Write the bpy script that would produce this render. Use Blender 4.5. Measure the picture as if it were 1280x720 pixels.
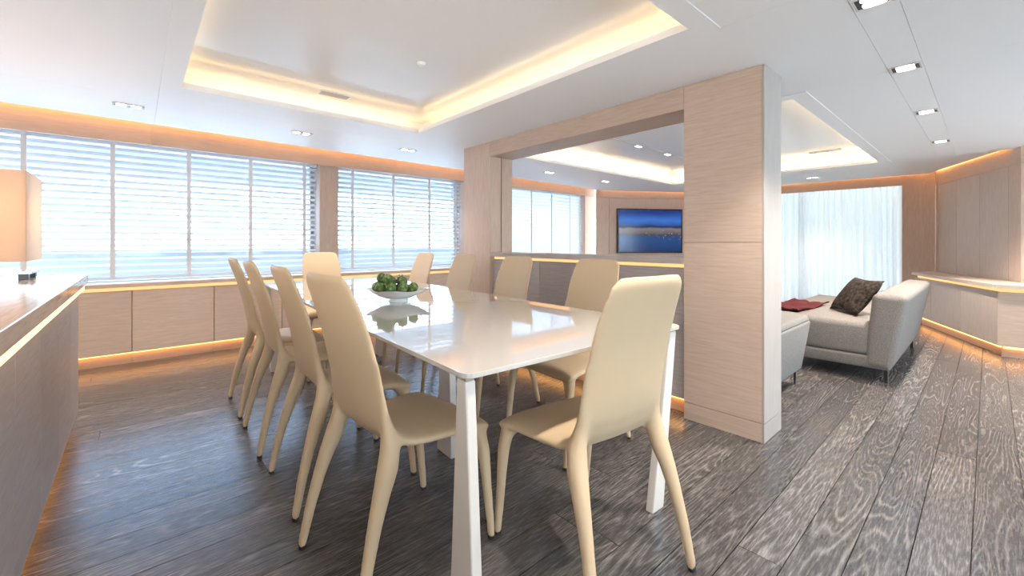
import bpy, bmesh, math, random
from mathutils import Vector, Matrix
random.seed(7)
PI = math.pi
S = bpy.context.scene
COL = S.collection
for o in list(bpy.data.objects): bpy.data.objects.remove(o, do_unlink=True)

# ------------------------------------------------------------------ camera
CAM_H, YAW, F_PX, HORIZON = 1.09, math.radians(41.6), 529.0, 303.0
cd = bpy.data.cameras.new('camera'); cam = bpy.data.objects.new('camera', cd); COL.objects.link(cam)
cam.location = (0, 0, CAM_H); cam.rotation_euler = (PI/2, 0, -YAW)
cd.sensor_fit = 'HORIZONTAL'; cd.sensor_width = 36.0; cd.lens = F_PX*36.0/1280.0
cd.shift_y = -(360.0-HORIZON)/1280.0; cd.clip_start = 0.02; cd.clip_end = 500
S.camera = cam

# ------------------------------------------------------------------ world, exposure
w = bpy.data.worlds.new('sky'); S.world = w; w.use_nodes = True
bg = w.node_tree.nodes['Background']
bg.inputs['Color'].default_value = (0.82, 0.91, 1.0, 1); bg.inputs['Strength'].default_value = 3.0
S.view_settings.view_transform = 'Standard'; S.view_settings.look = 'None'
S.view_settings.gamma = 1.0; S.view_settings.use_curve_mapping = False
S.view_settings.exposure = 2.2
LED_WARM, LED_TRAY = (1.0, 0.42, 0.10), (1.0, 0.70, 0.36)
LED_WARM_S, LED_TRAY_S, SPOT_W = 1.9, 1.3, 25.0

# ------------------------------------------------------------------ materials
def new_mat(name):
    m = bpy.data.materials.new(name); m.use_nodes = True
    nt = m.node_tree; b = nt.nodes['Principled BSDF']
    return m, nt, b
def plain(name, col, rough=0.5, metal=0.0, spec=0.5, coat=0.0, bump=None):
    m, nt, b = new_mat(name)
    b.inputs['Base Color'].default_value = (*col, 1); b.inputs['Roughness'].default_value = rough
    b.inputs['Metallic'].default_value = metal; b.inputs['Specular IOR Level'].default_value = spec
    b.inputs['Coat Weight'].default_value = coat; b.inputs['Coat Roughness'].default_value = 0.03
    if bump:
        sc, st = bump
        tc = nt.nodes.new('ShaderNodeTexCoord'); n = nt.nodes.new('ShaderNodeTexNoise')
        n.inputs['Scale'].default_value = sc; n.inputs['Detail'].default_value = 4
        bp = nt.nodes.new('ShaderNodeBump'); bp.inputs['Strength'].default_value = st; bp.inputs['Distance'].default_value = 0.004
        nt.links.new(tc.outputs['Object'], n.inputs['Vector']); nt.links.new(n.outputs['Fac'], bp.inputs['Height'])
        nt.links.new(bp.outputs['Normal'], b.inputs['Normal'])
    return m
def ramp(nt, stops):
    r = nt.nodes.new('ShaderNodeValToRGB'); e = r.color_ramp.elements
    while len(e) < len(stops): e.new(0.5)
    for i, (p, c) in enumerate(stops): e[i].position = p; e[i].color = (*c, 1)
    return r
def rand_offset(nt):
    """object coordinates, shifted by a random amount for each object"""
    tc = nt.nodes.new('ShaderNodeTexCoord'); oi = nt.nodes.new('ShaderNodeObjectInfo')
    mu = nt.nodes.new('ShaderNodeVectorMath'); mu.operation = 'MULTIPLY'; mu.inputs[1].default_value = (37, 23, 51)
    cb = nt.nodes.new('ShaderNodeCombineXYZ')
    for k in range(3): nt.links.new(oi.outputs['Random'], cb.inputs[k])
    nt.links.new(cb.outputs[0], mu.inputs[0])
    ad = nt.nodes.new('ShaderNodeVectorMath'); ad.operation = 'ADD'
    nt.links.new(tc.outputs['Object'], ad.inputs[0]); nt.links.new(mu.outputs[0], ad.inputs[1])
    return ad.outputs[0], oi
def wood(name, axis, lo, mid, hi, rough=0.45, wave=0.34, spec=0.35):
    """pale oak veneer, grain running along one axis"""
    m, nt, b = new_mat(name)
    vec, oi = rand_offset(nt)
    mp = nt.nodes.new('ShaderNodeMapping'); sc = [1.0, 1.0, 1.0]
    sc['xyz'.index(axis)] = 0.06; mp.inputs['Scale'].default_value = sc
    nt.links.new(vec, mp.inputs['Vector'])
    n1 = nt.nodes.new('ShaderNodeTexNoise'); n1.inputs['Scale'].default_value = 95; n1.inputs['Detail'].default_value = 5; n1.inputs['Roughness'].default_value = 0.6
    nt.links.new(mp.outputs[0], n1.inputs['Vector'])
    mp2 = nt.nodes.new('ShaderNodeMapping'); sc2 = [1.0, 1.0, 1.0]; sc2['xyz'.index(axis)] = 0.10; mp2.inputs['Scale'].default_value = sc2
    nt.links.new(vec, mp2.inputs['Vector'])
    n2 = nt.nodes.new('ShaderNodeTexNoise'); n2.inputs['Scale'].default_value = 9.0; n2.inputs['Detail'].default_value = 3; n2.inputs['Distortion'].default_value = 0.35
    nt.links.new(mp2.outputs[0], n2.inputs['Vector'])
    k = nt.nodes.new('ShaderNodeMath'); k.operation = 'MULTIPLY'; k.inputs[1].default_value = 14.0
    nt.links.new(n2.outputs['Fac'], k.inputs[0])
    fr = nt.nodes.new('ShaderNodeMath'); fr.operation = 'PINGPONG'; fr.inputs[1].default_value = 0.5
    nt.links.new(k.outputs[0], fr.inputs[0])
    mx = nt.nodes.new('ShaderNodeMath'); mx.operation = 'MULTIPLY_ADD'; mx.inputs[1].default_value = wave
    nt.links.new(fr.outputs[0], mx.inputs[0]); nt.links.new(n1.outputs['Fac'], mx.inputs[2])
    r = ramp(nt, [(0.32, lo), (0.58, mid), (0.85, hi)])
    nt.links.new(mx.outputs[0], r.inputs['Fac'])
    hv = nt.nodes.new('ShaderNodeHueSaturation')
    mr = nt.nodes.new('ShaderNodeMapRange'); mr.inputs[3].default_value = 0.93; mr.inputs[4].default_value = 1.06
    nt.links.new(oi.outputs['Random'], mr.inputs[0]); nt.links.new(mr.outputs[0], hv.inputs['Value'])
    nt.links.new(r.outputs['Color'], hv.inputs['Color']); nt.links.new(hv.outputs['Color'], b.inputs['Base Color'])
    b.inputs['Roughness'].default_value = rough; b.inputs['Specular IOR Level'].default_value = spec
    bp = nt.nodes.new('ShaderNodeBump'); bp.inputs['Strength'].default_value = 0.12; bp.inputs['Distance'].default_value = 0.003
    nt.links.new(n1.outputs['Fac'], bp.inputs['Height']); nt.links.new(bp.outputs['Normal'], b.inputs['Normal'])
    return m
def glow(name, col, strength):
    m = bpy.data.materials.new(name); m.use_nodes = True; nt = m.node_tree; nt.nodes.clear()
    e = nt.nodes.new('ShaderNodeEmission'); e.inputs['Color'].default_value = (*col, 1); e.inputs['Strength'].default_value = strength
    o = nt.nodes.new('ShaderNodeOutputMaterial'); nt.links.new(e.outputs[0], o.inputs[0]); return m
def floor_mat():
    m, nt, b = new_mat('cerused dark oak')
    vec, oi = rand_offset(nt)
    mp = nt.nodes.new('ShaderNodeMapping'); mp.inputs['Scale'].default_value = (0.085, 1.0, 1.0); nt.links.new(vec, mp.inputs['Vector'])
    n2 = nt.nodes.new('ShaderNodeTexNoise'); n2.inputs['Scale'].default_value = 6.5; n2.inputs['Detail'].default_value = 1.5; n2.inputs['Distortion'].default_value = 0.25
    nt.links.new(mp.outputs[0], n2.inputs['Vector'])
    k = nt.nodes.new('ShaderNodeMath'); k.operation = 'MULTIPLY'; k.inputs[1].default_value = 27.0; nt.links.new(n2.outputs['Fac'], k.inputs[0])
    fr = nt.nodes.new('ShaderNodeMath'); fr.operation = 'PINGPONG'; fr.inputs[1].default_value = 0.5; nt.links.new(k.outputs[0], fr.inputs[0])
    line = nt.nodes.new('ShaderNodeMapRange'); line.inputs[1].default_value = 0.26; line.inputs[2].default_value = 0.5
    nt.links.new(fr.outputs[0], line.inputs[0])
    mp3 = nt.nodes.new('ShaderNodeMapping'); mp3.inputs['Scale'].default_value = (0.10, 1.0, 1.0); nt.links.new(vec, mp3.inputs['Vector'])
    n3 = nt.nodes.new('ShaderNodeTexNoise'); n3.inputs['Scale'].default_value = 170; n3.inputs['Detail'].default_value = 4; n3.inputs['Roughness'].default_value = 0.65
    nt.links.new(mp3.outputs[0], n3.inputs['Vector'])
    mp4 = nt.nodes.new('ShaderNodeMapping'); mp4.inputs['Scale'].default_value = (0.4, 1.0, 1.0); nt.links.new(vec, mp4.inputs['Vector'])
    n4 = nt.nodes.new('ShaderNodeTexNoise'); n4.inputs['Scale'].default_value = 5; n4.inputs['Detail'].default_value = 3
    nt.links.new(mp4.outputs[0], n4.inputs['Vector'])
    msk = nt.nodes.new('ShaderNodeMapRange'); msk.inputs[1].default_value = 0.38; msk.inputs[2].default_value = 0.62; msk.inputs[3].default_value = 0.12; msk.inputs[4].default_value = 1.0
    nt.links.new(n4.outputs['Fac'], msk.inputs[0])
    st = nt.nodes.new('ShaderNodeMapRange'); st.inputs[1].default_value = 0.44; st.inputs[2].default_value = 0.74; st.inputs[4].default_value = 0.8
    nt.links.new(n3.outputs['Fac'], st.inputs[0])
    mm = nt.nodes.new('ShaderNodeMath'); mm.operation = 'MULTIPLY'; nt.links.new(line.outputs[0], mm.inputs[0]); nt.links.new(msk.outputs[0], mm.inputs[1])
    # the white filler sits in broken pores along the growth lines
    m2 = nt.nodes.new('ShaderNodeMath'); m2.operation = 'MULTIPLY_ADD'; m2.inputs[1].default_value = 0.62
    nt.links.new(mm.outputs[0], m2.inputs[0]); nt.links.new(st.outputs[0], m2.inputs[2])
    r = ramp(nt, [(0.0, (0.066, 0.056, 0.051)), (0.30, (0.115, 0.101, 0.093)), (1.0, (0.27, 0.248, 0.232))])
    nt.links.new(m2.outputs[0], r.inputs['Fac'])
    hv = nt.nodes.new('ShaderNodeHueSaturation')
    mr = nt.nodes.new('ShaderNodeMapRange'); mr.inputs[3].default_value = 0.78; mr.inputs[4].default_value = 1.25
    nt.links.new(oi.outputs['Random'], mr.inputs[0]); nt.links.new(mr.outputs[0], hv.inputs['Value'])
    nt.links.new(r.outputs['Color'], hv.inputs['Color']); nt.links.new(hv.outputs['Color'], b.inputs['Base Color'])
    b.inputs['Roughness'].default_value = 0.27; b.inputs['Specular IOR Level'].default_value = 1.0; b.inputs['Specular Tint'].default_value = (0.40, 0.66, 1.0, 1); b.inputs['IOR'].default_value = 1.62; b.inputs['Coat Tint'].default_value = (0.93, 0.97, 1.0, 1); b.inputs['Coat Weight'].default_value = 0.0; b.inputs['Coat Roughness'].default_value = 0.25  # blue sheen of the windows is put into the specular tint
    bp = nt.nodes.new('ShaderNodeBump'); bp.inputs['Strength'].default_value = 0.04; bp.inputs['Distance'].default_value = 0.002
    nt.links.new(m2.outputs[0], bp.inputs['Height']); nt.links.new(bp.outputs['Normal'], b.inputs['Normal'])
    return m
def glass_mat(name='window glass', tint=(0.93, 0.96, 0.97)):
    m = bpy.data.materials.new(name); m.use_nodes = True; nt = m.node_tree; nt.nodes.clear()
    t = nt.nodes.new('ShaderNodeBsdfTransparent'); t.inputs['Color'].default_value = (*tint, 1)
    g = nt.nodes.new('ShaderNodeBsdfGlossy'); g.inputs['Roughness'].default_value = 0.02
    f = nt.nodes.new('ShaderNodeFresnel'); f.inputs['IOR'].default_value = 1.35
    mx = nt.nodes.new('ShaderNodeMixShader'); o = nt.nodes.new('ShaderNodeOutputMaterial')
    nt.links.new(f.outputs[0], mx.inputs[0]); nt.links.new(t.outputs[0], mx.inputs[1]); nt.links.new(g.outputs[0], mx.inputs[2]); nt.links.new(mx.outputs[0], o.inputs[0])
    return m
def cloth_translucent(name, col, trans):
    m = bpy.data.materials.new(name); m.use_nodes = True; nt = m.node_tree; nt.nodes.clear()
    d = nt.nodes.new('ShaderNodeBsdfDiffuse'); d.inputs['Color'].default_value = (*col, 1)
    t = nt.nodes.new('ShaderNodeBsdfTranslucent'); t.inputs['Color'].default_value = (*col, 1)
    mx = nt.nodes.new('ShaderNodeMixShader'); mx.inputs[0].default_value = trans; o = nt.nodes.new('ShaderNodeOutputMaterial')
    nt.links.new(d.outputs[0], mx.inputs[1]); nt.links.new(t.outputs[0], mx.inputs[2]); nt.links.new(mx.outputs[0], o.inputs[0])
    return m
def fabric(name, a, bcol, scale=160):
    m, nt, b = new_mat(name)
    tc = nt.nodes.new('ShaderNodeTexCoord'); n = nt.nodes.new('ShaderNodeTexNoise'); n.inputs['Scale'].default_value = scale; n.inputs['Detail'].default_value = 3
    nt.links.new(tc.outputs['Object'], n.inputs['Vector'])
    r = ramp(nt, [(0.3, a), (0.7, bcol)]); nt.links.new(n.outputs['Fac'], r.inputs['Fac']); nt.links.new(r.outputs['Color'], b.inputs['Base Color'])
    b.inputs['Roughness'].default_value = 0.9; b.inputs['Specular IOR Level'].default_value = 0.15
    bp = nt.nodes.new('ShaderNodeBump'); bp.inputs['Strength'].default_value = 0.4; bp.inputs['Distance'].default_value = 0.003
    nt.links.new(n.outputs['Fac'], bp.inputs['Height']); nt.links.new(bp.outputs['Normal'], b.inputs['Normal'])
    return m

OAK = ((0.56, 0.415, 0.325), (0.615, 0.47, 0.375), (0.67, 0.525, 0.43))
M = {}
M['oak_x'] = wood('pale oak grain along x', 'x', *OAK); M['oak_y'] = wood('pale oak grain along y', 'y', *OAK); M['oak_z'] = wood('pale oak upright grain', 'z', *OAK)
M['greyer'] = wood('limed oak upright grain', 'z', (0.42, 0.39, 0.36), (0.46, 0.43, 0.40), (0.50, 0.465, 0.435), wave=0.2)  # greyer than the other oak, used on the column end face
M['greige_z'] = wood('greige oak upright grain', 'z', (0.53, 0.425, 0.355), (0.60, 0.49, 0.415), (0.65, 0.54, 0.465), wave=0.2)
M['taupe_y'] = wood('taupe oak', 'y', (0.46, 0.40, 0.38), (0.52, 0.46, 0.44), (0.58, 0.52, 0.50), wave=0.25)
M['counter_top'] = wood('counter top oak', 'y', (0.46, 0.38, 0.33), (0.56, 0.47, 0.41), (0.63, 0.54, 0.48), rough=0.16, wave=0.15, spec=0.6)
M['plank'] = floor_mat()
M['joint'] = plain('dark joint', (0.02, 0.018, 0.016), 0.8)
M['ceiling'] = plain('white lacquer ceiling', (0.94, 0.935, 0.925), 0.5, spec=0.25)
M['ceiling_gloss'] = plain('glossy white ceiling', (0.94, 0.935, 0.925), 0.16, spec=0.35)
M['led'] = glow('amber led', LED_WARM, LED_WARM_S); M['led_cove'] = glow('amber cove led', (1.0, 0.47, 0.16), 3.6); M['led_soft'] = glow('soft amber led', (1.0, 0.50, 0.20), 0.36); M['led_edge'] = glow('warm edge led', (1.0, 0.68, 0.30), 0.6); M['led_tray'] = glow('warm white led', LED_TRAY, LED_TRAY_S); M['led_lounge'] = glow('lounge white led', LED_TRAY, LED_TRAY_S*3.2)
M['lamp'] = glow('downlight lens', (1.0, 0.86, 0.74), 5.0)
M['black'] = plain('black metal', (0.02, 0.02, 0.022), 0.35); M['chrome'] = plain('bright metal', (0.75, 0.75, 0.76), 0.15, 1.0)
M['leather'] = plain('cream leather', (0.645, 0.495, 0.32), 0.48, spec=0.35, bump=(420, 0.06))
M['glide'] = plain('black rubber glide', (0.02, 0.02, 0.02), 0.6)
M['table'] = plain('white lacquered glass', (0.58, 0.558, 0.53), 0.04, spec=0.6, coat=0.6)
M['table_leg'] = plain('white satin lacquer', (0.76, 0.72, 0.665), 0.35)
M['bracket'] = plain('grey bracket', (0.42, 0.38, 0.33), 0.45)
M['slat'] = cloth_translucent('blind slat', (0.83, 0.86, 0.90), 0.36); M['tape'] = plain('blind tape', (0.80, 0.80, 0.82), 0.8)
M['glass'] = glass_mat(); M['glass_blue'] = glass_mat('glass with added blue tint', (0.85, 0.93, 1.0)); M['frame'] = plain('window frame', (0.45, 0.45, 0.46), 0.4)  # blue tint added to the left panes so the floor light turns cooler
M['curtain'] = cloth_translucent('sheer curtain', (0.82, 0.86, 0.86), 0.11)
M['hull'] = plain('white gelcoat', (0.84, 0.86, 0.88), 0.25); M['boat_window'] = plain('tinted boat window', (0.28, 0.31, 0.34), 0.08)
M['bulwark'] = plain('pale blue bulwark paint', (0.84, 0.87, 0.92), 0.3); M['deck'] = plain('teak deck', (0.40, 0.30, 0.21), 0.7); M['sea'] = plain('pale bounce ground', (0.76, 0.78, 0.80), 0.8)
M['sofa'] = fabric('light grey weave', (0.19, 0.172, 0.158), (0.30, 0.276, 0.256)); M['pouf'] = fabric('grey weave', (0.18, 0.17, 0.162), (0.28, 0.267, 0.255))
M['pillow'] = fabric('dark brown brocade', (0.012, 0.009, 0.008), (0.085, 0.066, 0.056), 38); M['throw'] = fabric('burgundy wool', (0.075, 0.014, 0.018), (0.13, 0.03, 0.033), 60)
M['bowl'] = plain('white porcelain', (0.84, 0.85, 0.84), 0.12); M['shade'] = cloth_translucent('cream lamp shade', (0.88, 0.74, 0.60), 0.5)
M['shade_side'] = cloth_translucent('white lamp shade', (0.90, 0.88, 0.85), 0.4)
M['cream_wall'] = plain('cream wall paint', (0.86, 0.78, 0.67), 0.6); M['grille'] = plain('grey grille', (0.62, 0.62, 0.62), 0.5)
def fruit_mat():
    m, nt, b = new_mat('green artichoke skin')
    vec, oi = rand_offset(nt)
    n = nt.nodes.new('ShaderNodeTexVoronoi'); n.inputs['Scale'].default_value = 48; nt.links.new(vec, n.inputs['Vector'])
    r = ramp(nt, [(0.0, (0.30, 0.40, 0.13)), (0.35, (0.17, 0.27, 0.07)), (0.8, (0.07, 0.13, 0.03))]); nt.links.new(n.outputs['Distance'], r.inputs['Fac'])
    r.color_ramp.elements[2].position = 0.55
    nt.links.new(r.outputs['Color'], b.inputs['Base Color']); b.inputs['Roughness'].default_value = 0.35
    return m
M['fruit'] = fruit_mat(); M['stem'] = plain('green stem', (0.25, 0.30, 0.10), 0.6)
def tv_mat():
    m = bpy.data.materials.new('tv picture'); m.use_nodes = True; nt = m.node_tree; nt.nodes.clear()
    tc = nt.nodes.new('ShaderNodeTexCoord'); sp = nt.nodes.new('ShaderNodeSeparateXYZ'); nt.links.new(tc.outputs['UV'], sp.inputs[0])
    n = nt.nodes.new('ShaderNodeTexNoise'); n.inputs['Scale'].default_value = 5; n.inputs['Detail'].default_value = 5
    nt.links.new(tc.outputs['UV'], n.inputs['Vector'])
    a = nt.nodes.new('ShaderNodeMath'); a.operation = 'MULTIPLY_ADD'; a.inputs[1].default_value = 0.10; nt.links.new(n.outputs['Fac'], a.inputs[0]); nt.links.new(sp.outputs[1], a.inputs[2])
    r = ramp(nt, [(0.0, (0.006, 0.020, 0.075)), (0.30, (0.012, 0.045, 0.14)), (0.43, (0.02, 0.045, 0.11)), (0.455, (0.045, 0.04, 0.045)), (0.52, (0.10, 0.085, 0.09)), (0.60, (0.13, 0.12, 0.13)), (0.645, (0.012, 0.02, 0.05)), (0.70, (0.02, 0.06, 0.20)), (0.80, (0.03, 0.11, 0.38)), (1.0, (0.008, 0.025, 0.13))])
    nt.links.new(a.outputs[0], r.inputs['Fac'])
    # lights of the town on the shore and their reflections in the water
    mp = nt.nodes.new('ShaderNodeMapping'); mp.inputs['Scale'].default_value = (1.0, 0.35, 1.0); nt.links.new(tc.outputs['UV'], mp.inputs[0])
    v = nt.nodes.new('ShaderNodeTexVoronoi'); v.inputs['Scale'].default_value = 34; nt.links.new(mp.outputs[0], v.inputs['Vector'])
    lt = nt.nodes.new('ShaderNodeMapRange'); lt.inputs[1].default_value = 0.22; lt.inputs[2].default_value = 0.05; nt.links.new(v.outputs['Distance'], lt.inputs[0])
    band = ramp(nt, [(0.22, (0, 0, 0)), (0.34, (0.5, 0.5, 0.5)), (0.42, (1, 1, 1)), (0.56, (0, 0, 0))]); nt.links.new(sp.outputs[1], band.inputs['Fac'])
    side = nt.nodes.new('ShaderNodeMapRange'); side.inputs[1].default_value = 0.2; side.inputs[2].default_value = 0.7; nt.links.new(sp.outputs[0], side.inputs[0])
    m1 = nt.nodes.new('ShaderNodeMath'); m1.operation = 'MULTIPLY'; nt.links.new(lt.outputs[0], m1.inputs[0]); nt.links.new(band.outputs['Color'], m1.inputs[1])
    m2 = nt.nodes.new('ShaderNodeMath'); m2.operation = 'MULTIPLY'; nt.links.new(m1.outputs[0], m2.inputs[0]); nt.links.new(side.outputs[0], m2.inputs[1])
    mix = nt.nodes.new('ShaderNodeMixRGB'); mix.inputs[2].default_value = (0.75, 0.55, 0.40, 1)
    nt.links.new(m2.outputs[0], mix.inputs[0]); nt.links.new(r.outputs['Color'], mix.inputs[1])
    e = nt.nodes.new('ShaderNodeEmission'); e.inputs['Strength'].default_value = 0.36; nt.links.new(mix.outputs[0], e.inputs['Color'])
    g = nt.nodes.new('ShaderNodeBsdfGlossy'); g.inputs['Roughness'].default_value = 0.15; g.inputs['Color'].default_value = (0.03, 0.03, 0.03, 1)
    ad = nt.nodes.new('ShaderNodeAddShader'); nt.links.new(e.outputs[0], ad.inputs[0]); nt.links.new(g.outputs[0], ad.inputs[1])
    o = nt.nodes.new('ShaderNodeOutputMaterial'); nt.links.new(ad.outputs[0], o.inputs[0]); return m
M['tv'] = tv_mat()

# ------------------------------------------------------------------ mesh helpers
class MB:
    def __init__(s): s.v, s.f = [], []
    def add(s, vs, fs):
        n = len(s.v); s.v += [tuple(p) for p in vs]; s.f += [tuple(n+i for i in q) for q in fs]; return s
    def hexa(s, c):   # 4 bottom corners ccw, 4 top corners ccw
        return s.add(c, [(3,2,1,0),(4,5,6,7),(0,1,5,4),(1,2,6,5),(2,3,7,6),(3,0,4,7)])
    def box(s, x0, x1, y0, y1, z0, z1):
        return s.hexa([(x0,y0,z0),(x1,y0,z0),(x1,y1,z0),(x0,y1,z0),(x0,y0,z1),(x1,y0,z1),(x1,y1,z1),(x0,y1,z1)])
    def prism(s, poly, z0, z1):   # poly ccw
        n = len(poly)
        return s.add([(x,y,z0) for x,y in poly]+[(x,y,z1) for x,y in poly],
            [tuple(range(n-1,-1,-1)), tuple(range(n,2*n))]+[(i,(i+1)%n,n+(i+1)%n,n+i) for i in range(n)])
    def seg(s, a, b, z0, z1, t0, t1):   # upright slab along a plan segment, between offsets t0..t1 to its left
        a, b = Vector(a), Vector(b); d = (b-a).normalized(); nrm = Vector((-d.y, d.x))
        p = [a+nrm*t0, b+nrm*t0, b+nrm*t1, a+nrm*t1]
        if t1 < t0: p = p[::-1]
        return s.prism([(q.x,q.y) for q in p], z0, z1)
    def rings(s, rings, cap=True):
        n = len(rings[0]); base = len(s.v)
        for r in rings: s.v += [tuple(p) for p in r]
        for i in range(len(rings)-1):
            for j in range(n):
                a = base+i*n+j; b = base+i*n+(j+1)%n; s.f.append((a, b, b+n, a+n))
        if cap:
            s.f.append(tuple(base+j for j in range(n-1,-1,-1))); s.f.append(tuple(base+(len(rings)-1)*n+j for j in range(n)))
        return s
    def tube(s, pts, rads, n=10):
        pts = [Vector(p) for p in pts]; R = []
        for i, p in enumerate(pts):
            t = (pts[min(i+1,len(pts)-1)]-pts[max(i-1,0)]).normalized()
            u = t.cross(Vector((0,1,0)) if abs(t.y) < 0.9 else Vector((1,0,0))).normalized(); v = t.cross(u)
            R.append([p+(u*math.cos(2*PI*k/n)+v*math.sin(2*PI*k/n))*rads[i] for k in range(n)])
        return s.rings(R)
    def lathe(s, prof, c=(0,0,0), n=28):
        return s.rings([[(c[0]+r*math.cos(2*PI*k/n), c[1]+r*math.sin(2*PI*k/n), c[2]+z) for k in range(n)] for r, z in prof])
    def mesh(s, name, bevel=0, segs=2, smooth=False):
        me = bpy.data.meshes.new(name); me.from_pydata(s.v, [], s.f)
        bm = bmesh.new(); bm.from_mesh(me)
        bmesh.ops.recalc_face_normals(bm, faces=bm.faces)
        if bevel: bmesh.ops.bevel(bm, geom=list(bm.edges), offset=bevel, segments=segs, profile=0.5, affect='EDGES', clamp_overlap=True)
        bm.to_mesh(me); bm.free()
        if smooth:
            me.shade_smooth(); me.set_sharp_from_angle(angle=math.radians(42))
        return me
def place(name, me, mat, parent=None):
    o = bpy.data.objects.new(name, me); COL.objects.link(o)
    if mat and not me.materials: me.materials.append(M[mat] if isinstance(mat, str) else mat)
    if parent:
        o.parent = parent
        if parent.get('_world'): o.location = -Vector(world_loc(parent))
    return o
def world_loc(o):
    l = Vector(o.location); p = o.parent
    while p: l += p.location; p = p.parent
    return l
def obj(name, mb, mat, parent=None, bevel=0, segs=2, smooth=False):
    return place(name, mb.mesh(name, bevel, segs, smooth), mat, parent)
def tag(o, label=None, cat=None, group=None, kind=None):
    for k, v in (('label', label), ('category', cat), ('group', group), ('kind', kind)):
        if v: o[k] = v
    return o
def empty(name, loc=(0,0,0), rz=0, label=None, cat=None, group=None, kind=None, world=False):
    """an Empty at a thing's base; world=True: its parts are given in room coordinates"""
    o = bpy.data.objects.new(name, None); COL.objects.link(o); o.location = loc; o.rotation_euler.z = rz; o.empty_display_size = 0.1
    if world: o['_world'] = 1
    return tag(o, label, cat, group, kind)
def sub(name, mb, mat, part, **k):
    """a sub-part of a part whose mesh is in room coordinates"""
    o = obj(name, mb, mat, None, **k); o.parent = part; return o
def copy_tree(o, parent=None):
    c = o.copy(); COL.objects.link(c); c.parent = parent
    for ch in list(o.children): copy_tree(ch, c)
    return c

CEIL, TRAY_Z, ROOF = 2.057, 2.185, 2.30
# ------------------------------------------------------------------ floor
fl = empty('floor', (0,0,0), kind='structure', label='dark grey cerused oak plank floor')
obj('subfloor', MB().box(-2.6, 8.6, -2.4, 5.6, -0.06, -0.012), 'joint', fl)
PW = 0.14
row = 0; y = -2.06
while y < 5.28:
    x = -2.5 + random.random()*-1.0 if row % 2 else -2.5 - 0.9*random.random()
    while x < 8.4:
        L = random.uniform(1.75, 2.5); x1 = x+L
        a, b = max(x, -2.5), min(x1, 8.5)
        if b-a > 0.1 and not (b < 0 and y < 0):
            me = MB().box(-(b-a)/2+0.0016, (b-a)/2-0.0016, -PW/2+0.0016, PW/2-0.0016, -0.012, 0.0).mesh('plank')
            p = place('plank', me, 'plank', fl); p.location = ((a+b)/2, y+PW/2, random.uniform(-0.0006, 0.0))
        x = x1
    y += PW; row += 1

# ------------------------------------------------------------------ ceiling
ce = empty('ceiling', (0,0,CEIL), kind='structure', label='white lacquered ceiling panels with two lit recesses', world=True)
T1 = (0.21, 1.862, 0.90, 3.34); T2 = (3.30, 6.69, 0.875, 3.50)
def edge_y(x): return 4.44 + (x+2.5)*(4.79-4.44)/(6.46+2.5)
g = 0.0007
def panel(poly, name='ceiling_panel'):
    obj(name, MB().prism(poly, CEIL, CEIL+0.03), 'ceiling', ce)
def rect(x0, x1, y0, y1): panel([(x0+g,y0+g),(x1-g,y0+g),(x1-g,y1-g),(x0+g,y1-g)])
FW = 0.10
for T in (T1, T2):   # frame round each recess, one mitred board a side
    x0, x1, y0, y1 = T; X0, X1, Y0, Y1 = x0-FW, x1+FW, y0-FW, y1+FW
    for q in ([(X0,Y0),(X1,Y0),(x1,y0),(x0,y0)], [(X1,Y0),(X1,Y1),(x1,y1),(x1,y0)], [(X1,Y1),(X0,Y1),(x0,y1),(x1,y1)], [(X0,Y1),(X0,Y0),(x0,y0),(x0,y1)]):
        obj('recess_frame', MB().prism(q, CEIL-0.004, CEIL+0.032), 'ceiling', ce)
ST0, ST1 = 0.235, 0.375     # strip that carries the downlight row
a1, b1, a2, b2 = T1[0]-FW, T1[1]+FW, T2[0]-FW, T2[1]+FW
for x0, x1 in ((-2.5, a1), (a1, b1), (b1, a2), (a2, 4.9), (4.9, b2)): rect(x0, x1, -2.0, ST0)
for x0, x1 in ((-2.5, 1.2), (1.2, 3.7), (3.7, b2)): rect(x0, x1, ST0, ST1)
for x0, x1 in ((-2.5, -1.0), (-1.0, a1), (b1, a2)): rect(x0, x1, ST1, 3.75)
rect(a1, b1, ST1, T1[2]-FW); rect(a1, b1, T1[3]+FW, 3.75); rect(a2, b2, ST1, T2[2]-FW); rect(a2, b2, T2[3]+FW, 3.75)
for x0, x1 in ((-2.5, -1.0), (-1.0, a1), (a1, b1), (b1, a2), (a2, 5.0), (5.0, 6.46)):
    panel([(x0+g,3.75+g),(x1-g,3.75+g),(x1-g,edge_y(x1)),(x0+g,edge_y(x0))])
panel([(b2+g,-0.083),(8.32,0.566),(8.15,2.3),(b2+g,2.3-g)]); panel([(b2+g,2.3+g),(8.15,2.3+g),(8.02,3.84),(b2+g,4.585)])
panel([(6.46+g,3.75+g),(b2-g,3.75+g),(b2-g,4.59),(6.46+g,4.788)])
for T, nm in ((T1, 'a'), (T2, 'b')):
    x0, x1, y0, y1 = T; k = 0.12
    obj('recess_top', MB().box(x0-k, x1+k, y0-k, y1+k, TRAY_Z, TRAY_Z+0.02), 'ceiling_gloss', ce)
    for q in ((x0-k-0.01, x0-k, y0-k, y1+k), (x1+k, x1+k+0.01, y0-k, y1+k), (x0-k, x1+k, y0-k-0.01, y0-k), (x0-k, x1+k, y1+k, y1+k+0.01)):
        obj('recess_side', MB().box(*q, CEIL+0.031, TRAY_Z+0.02), 'ceiling', ce)
obj('deckhead', MB().box(-2.6, 8.7, -2.4, 5.6, ROOF, ROOF+0.03), 'ceiling', ce)

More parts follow.
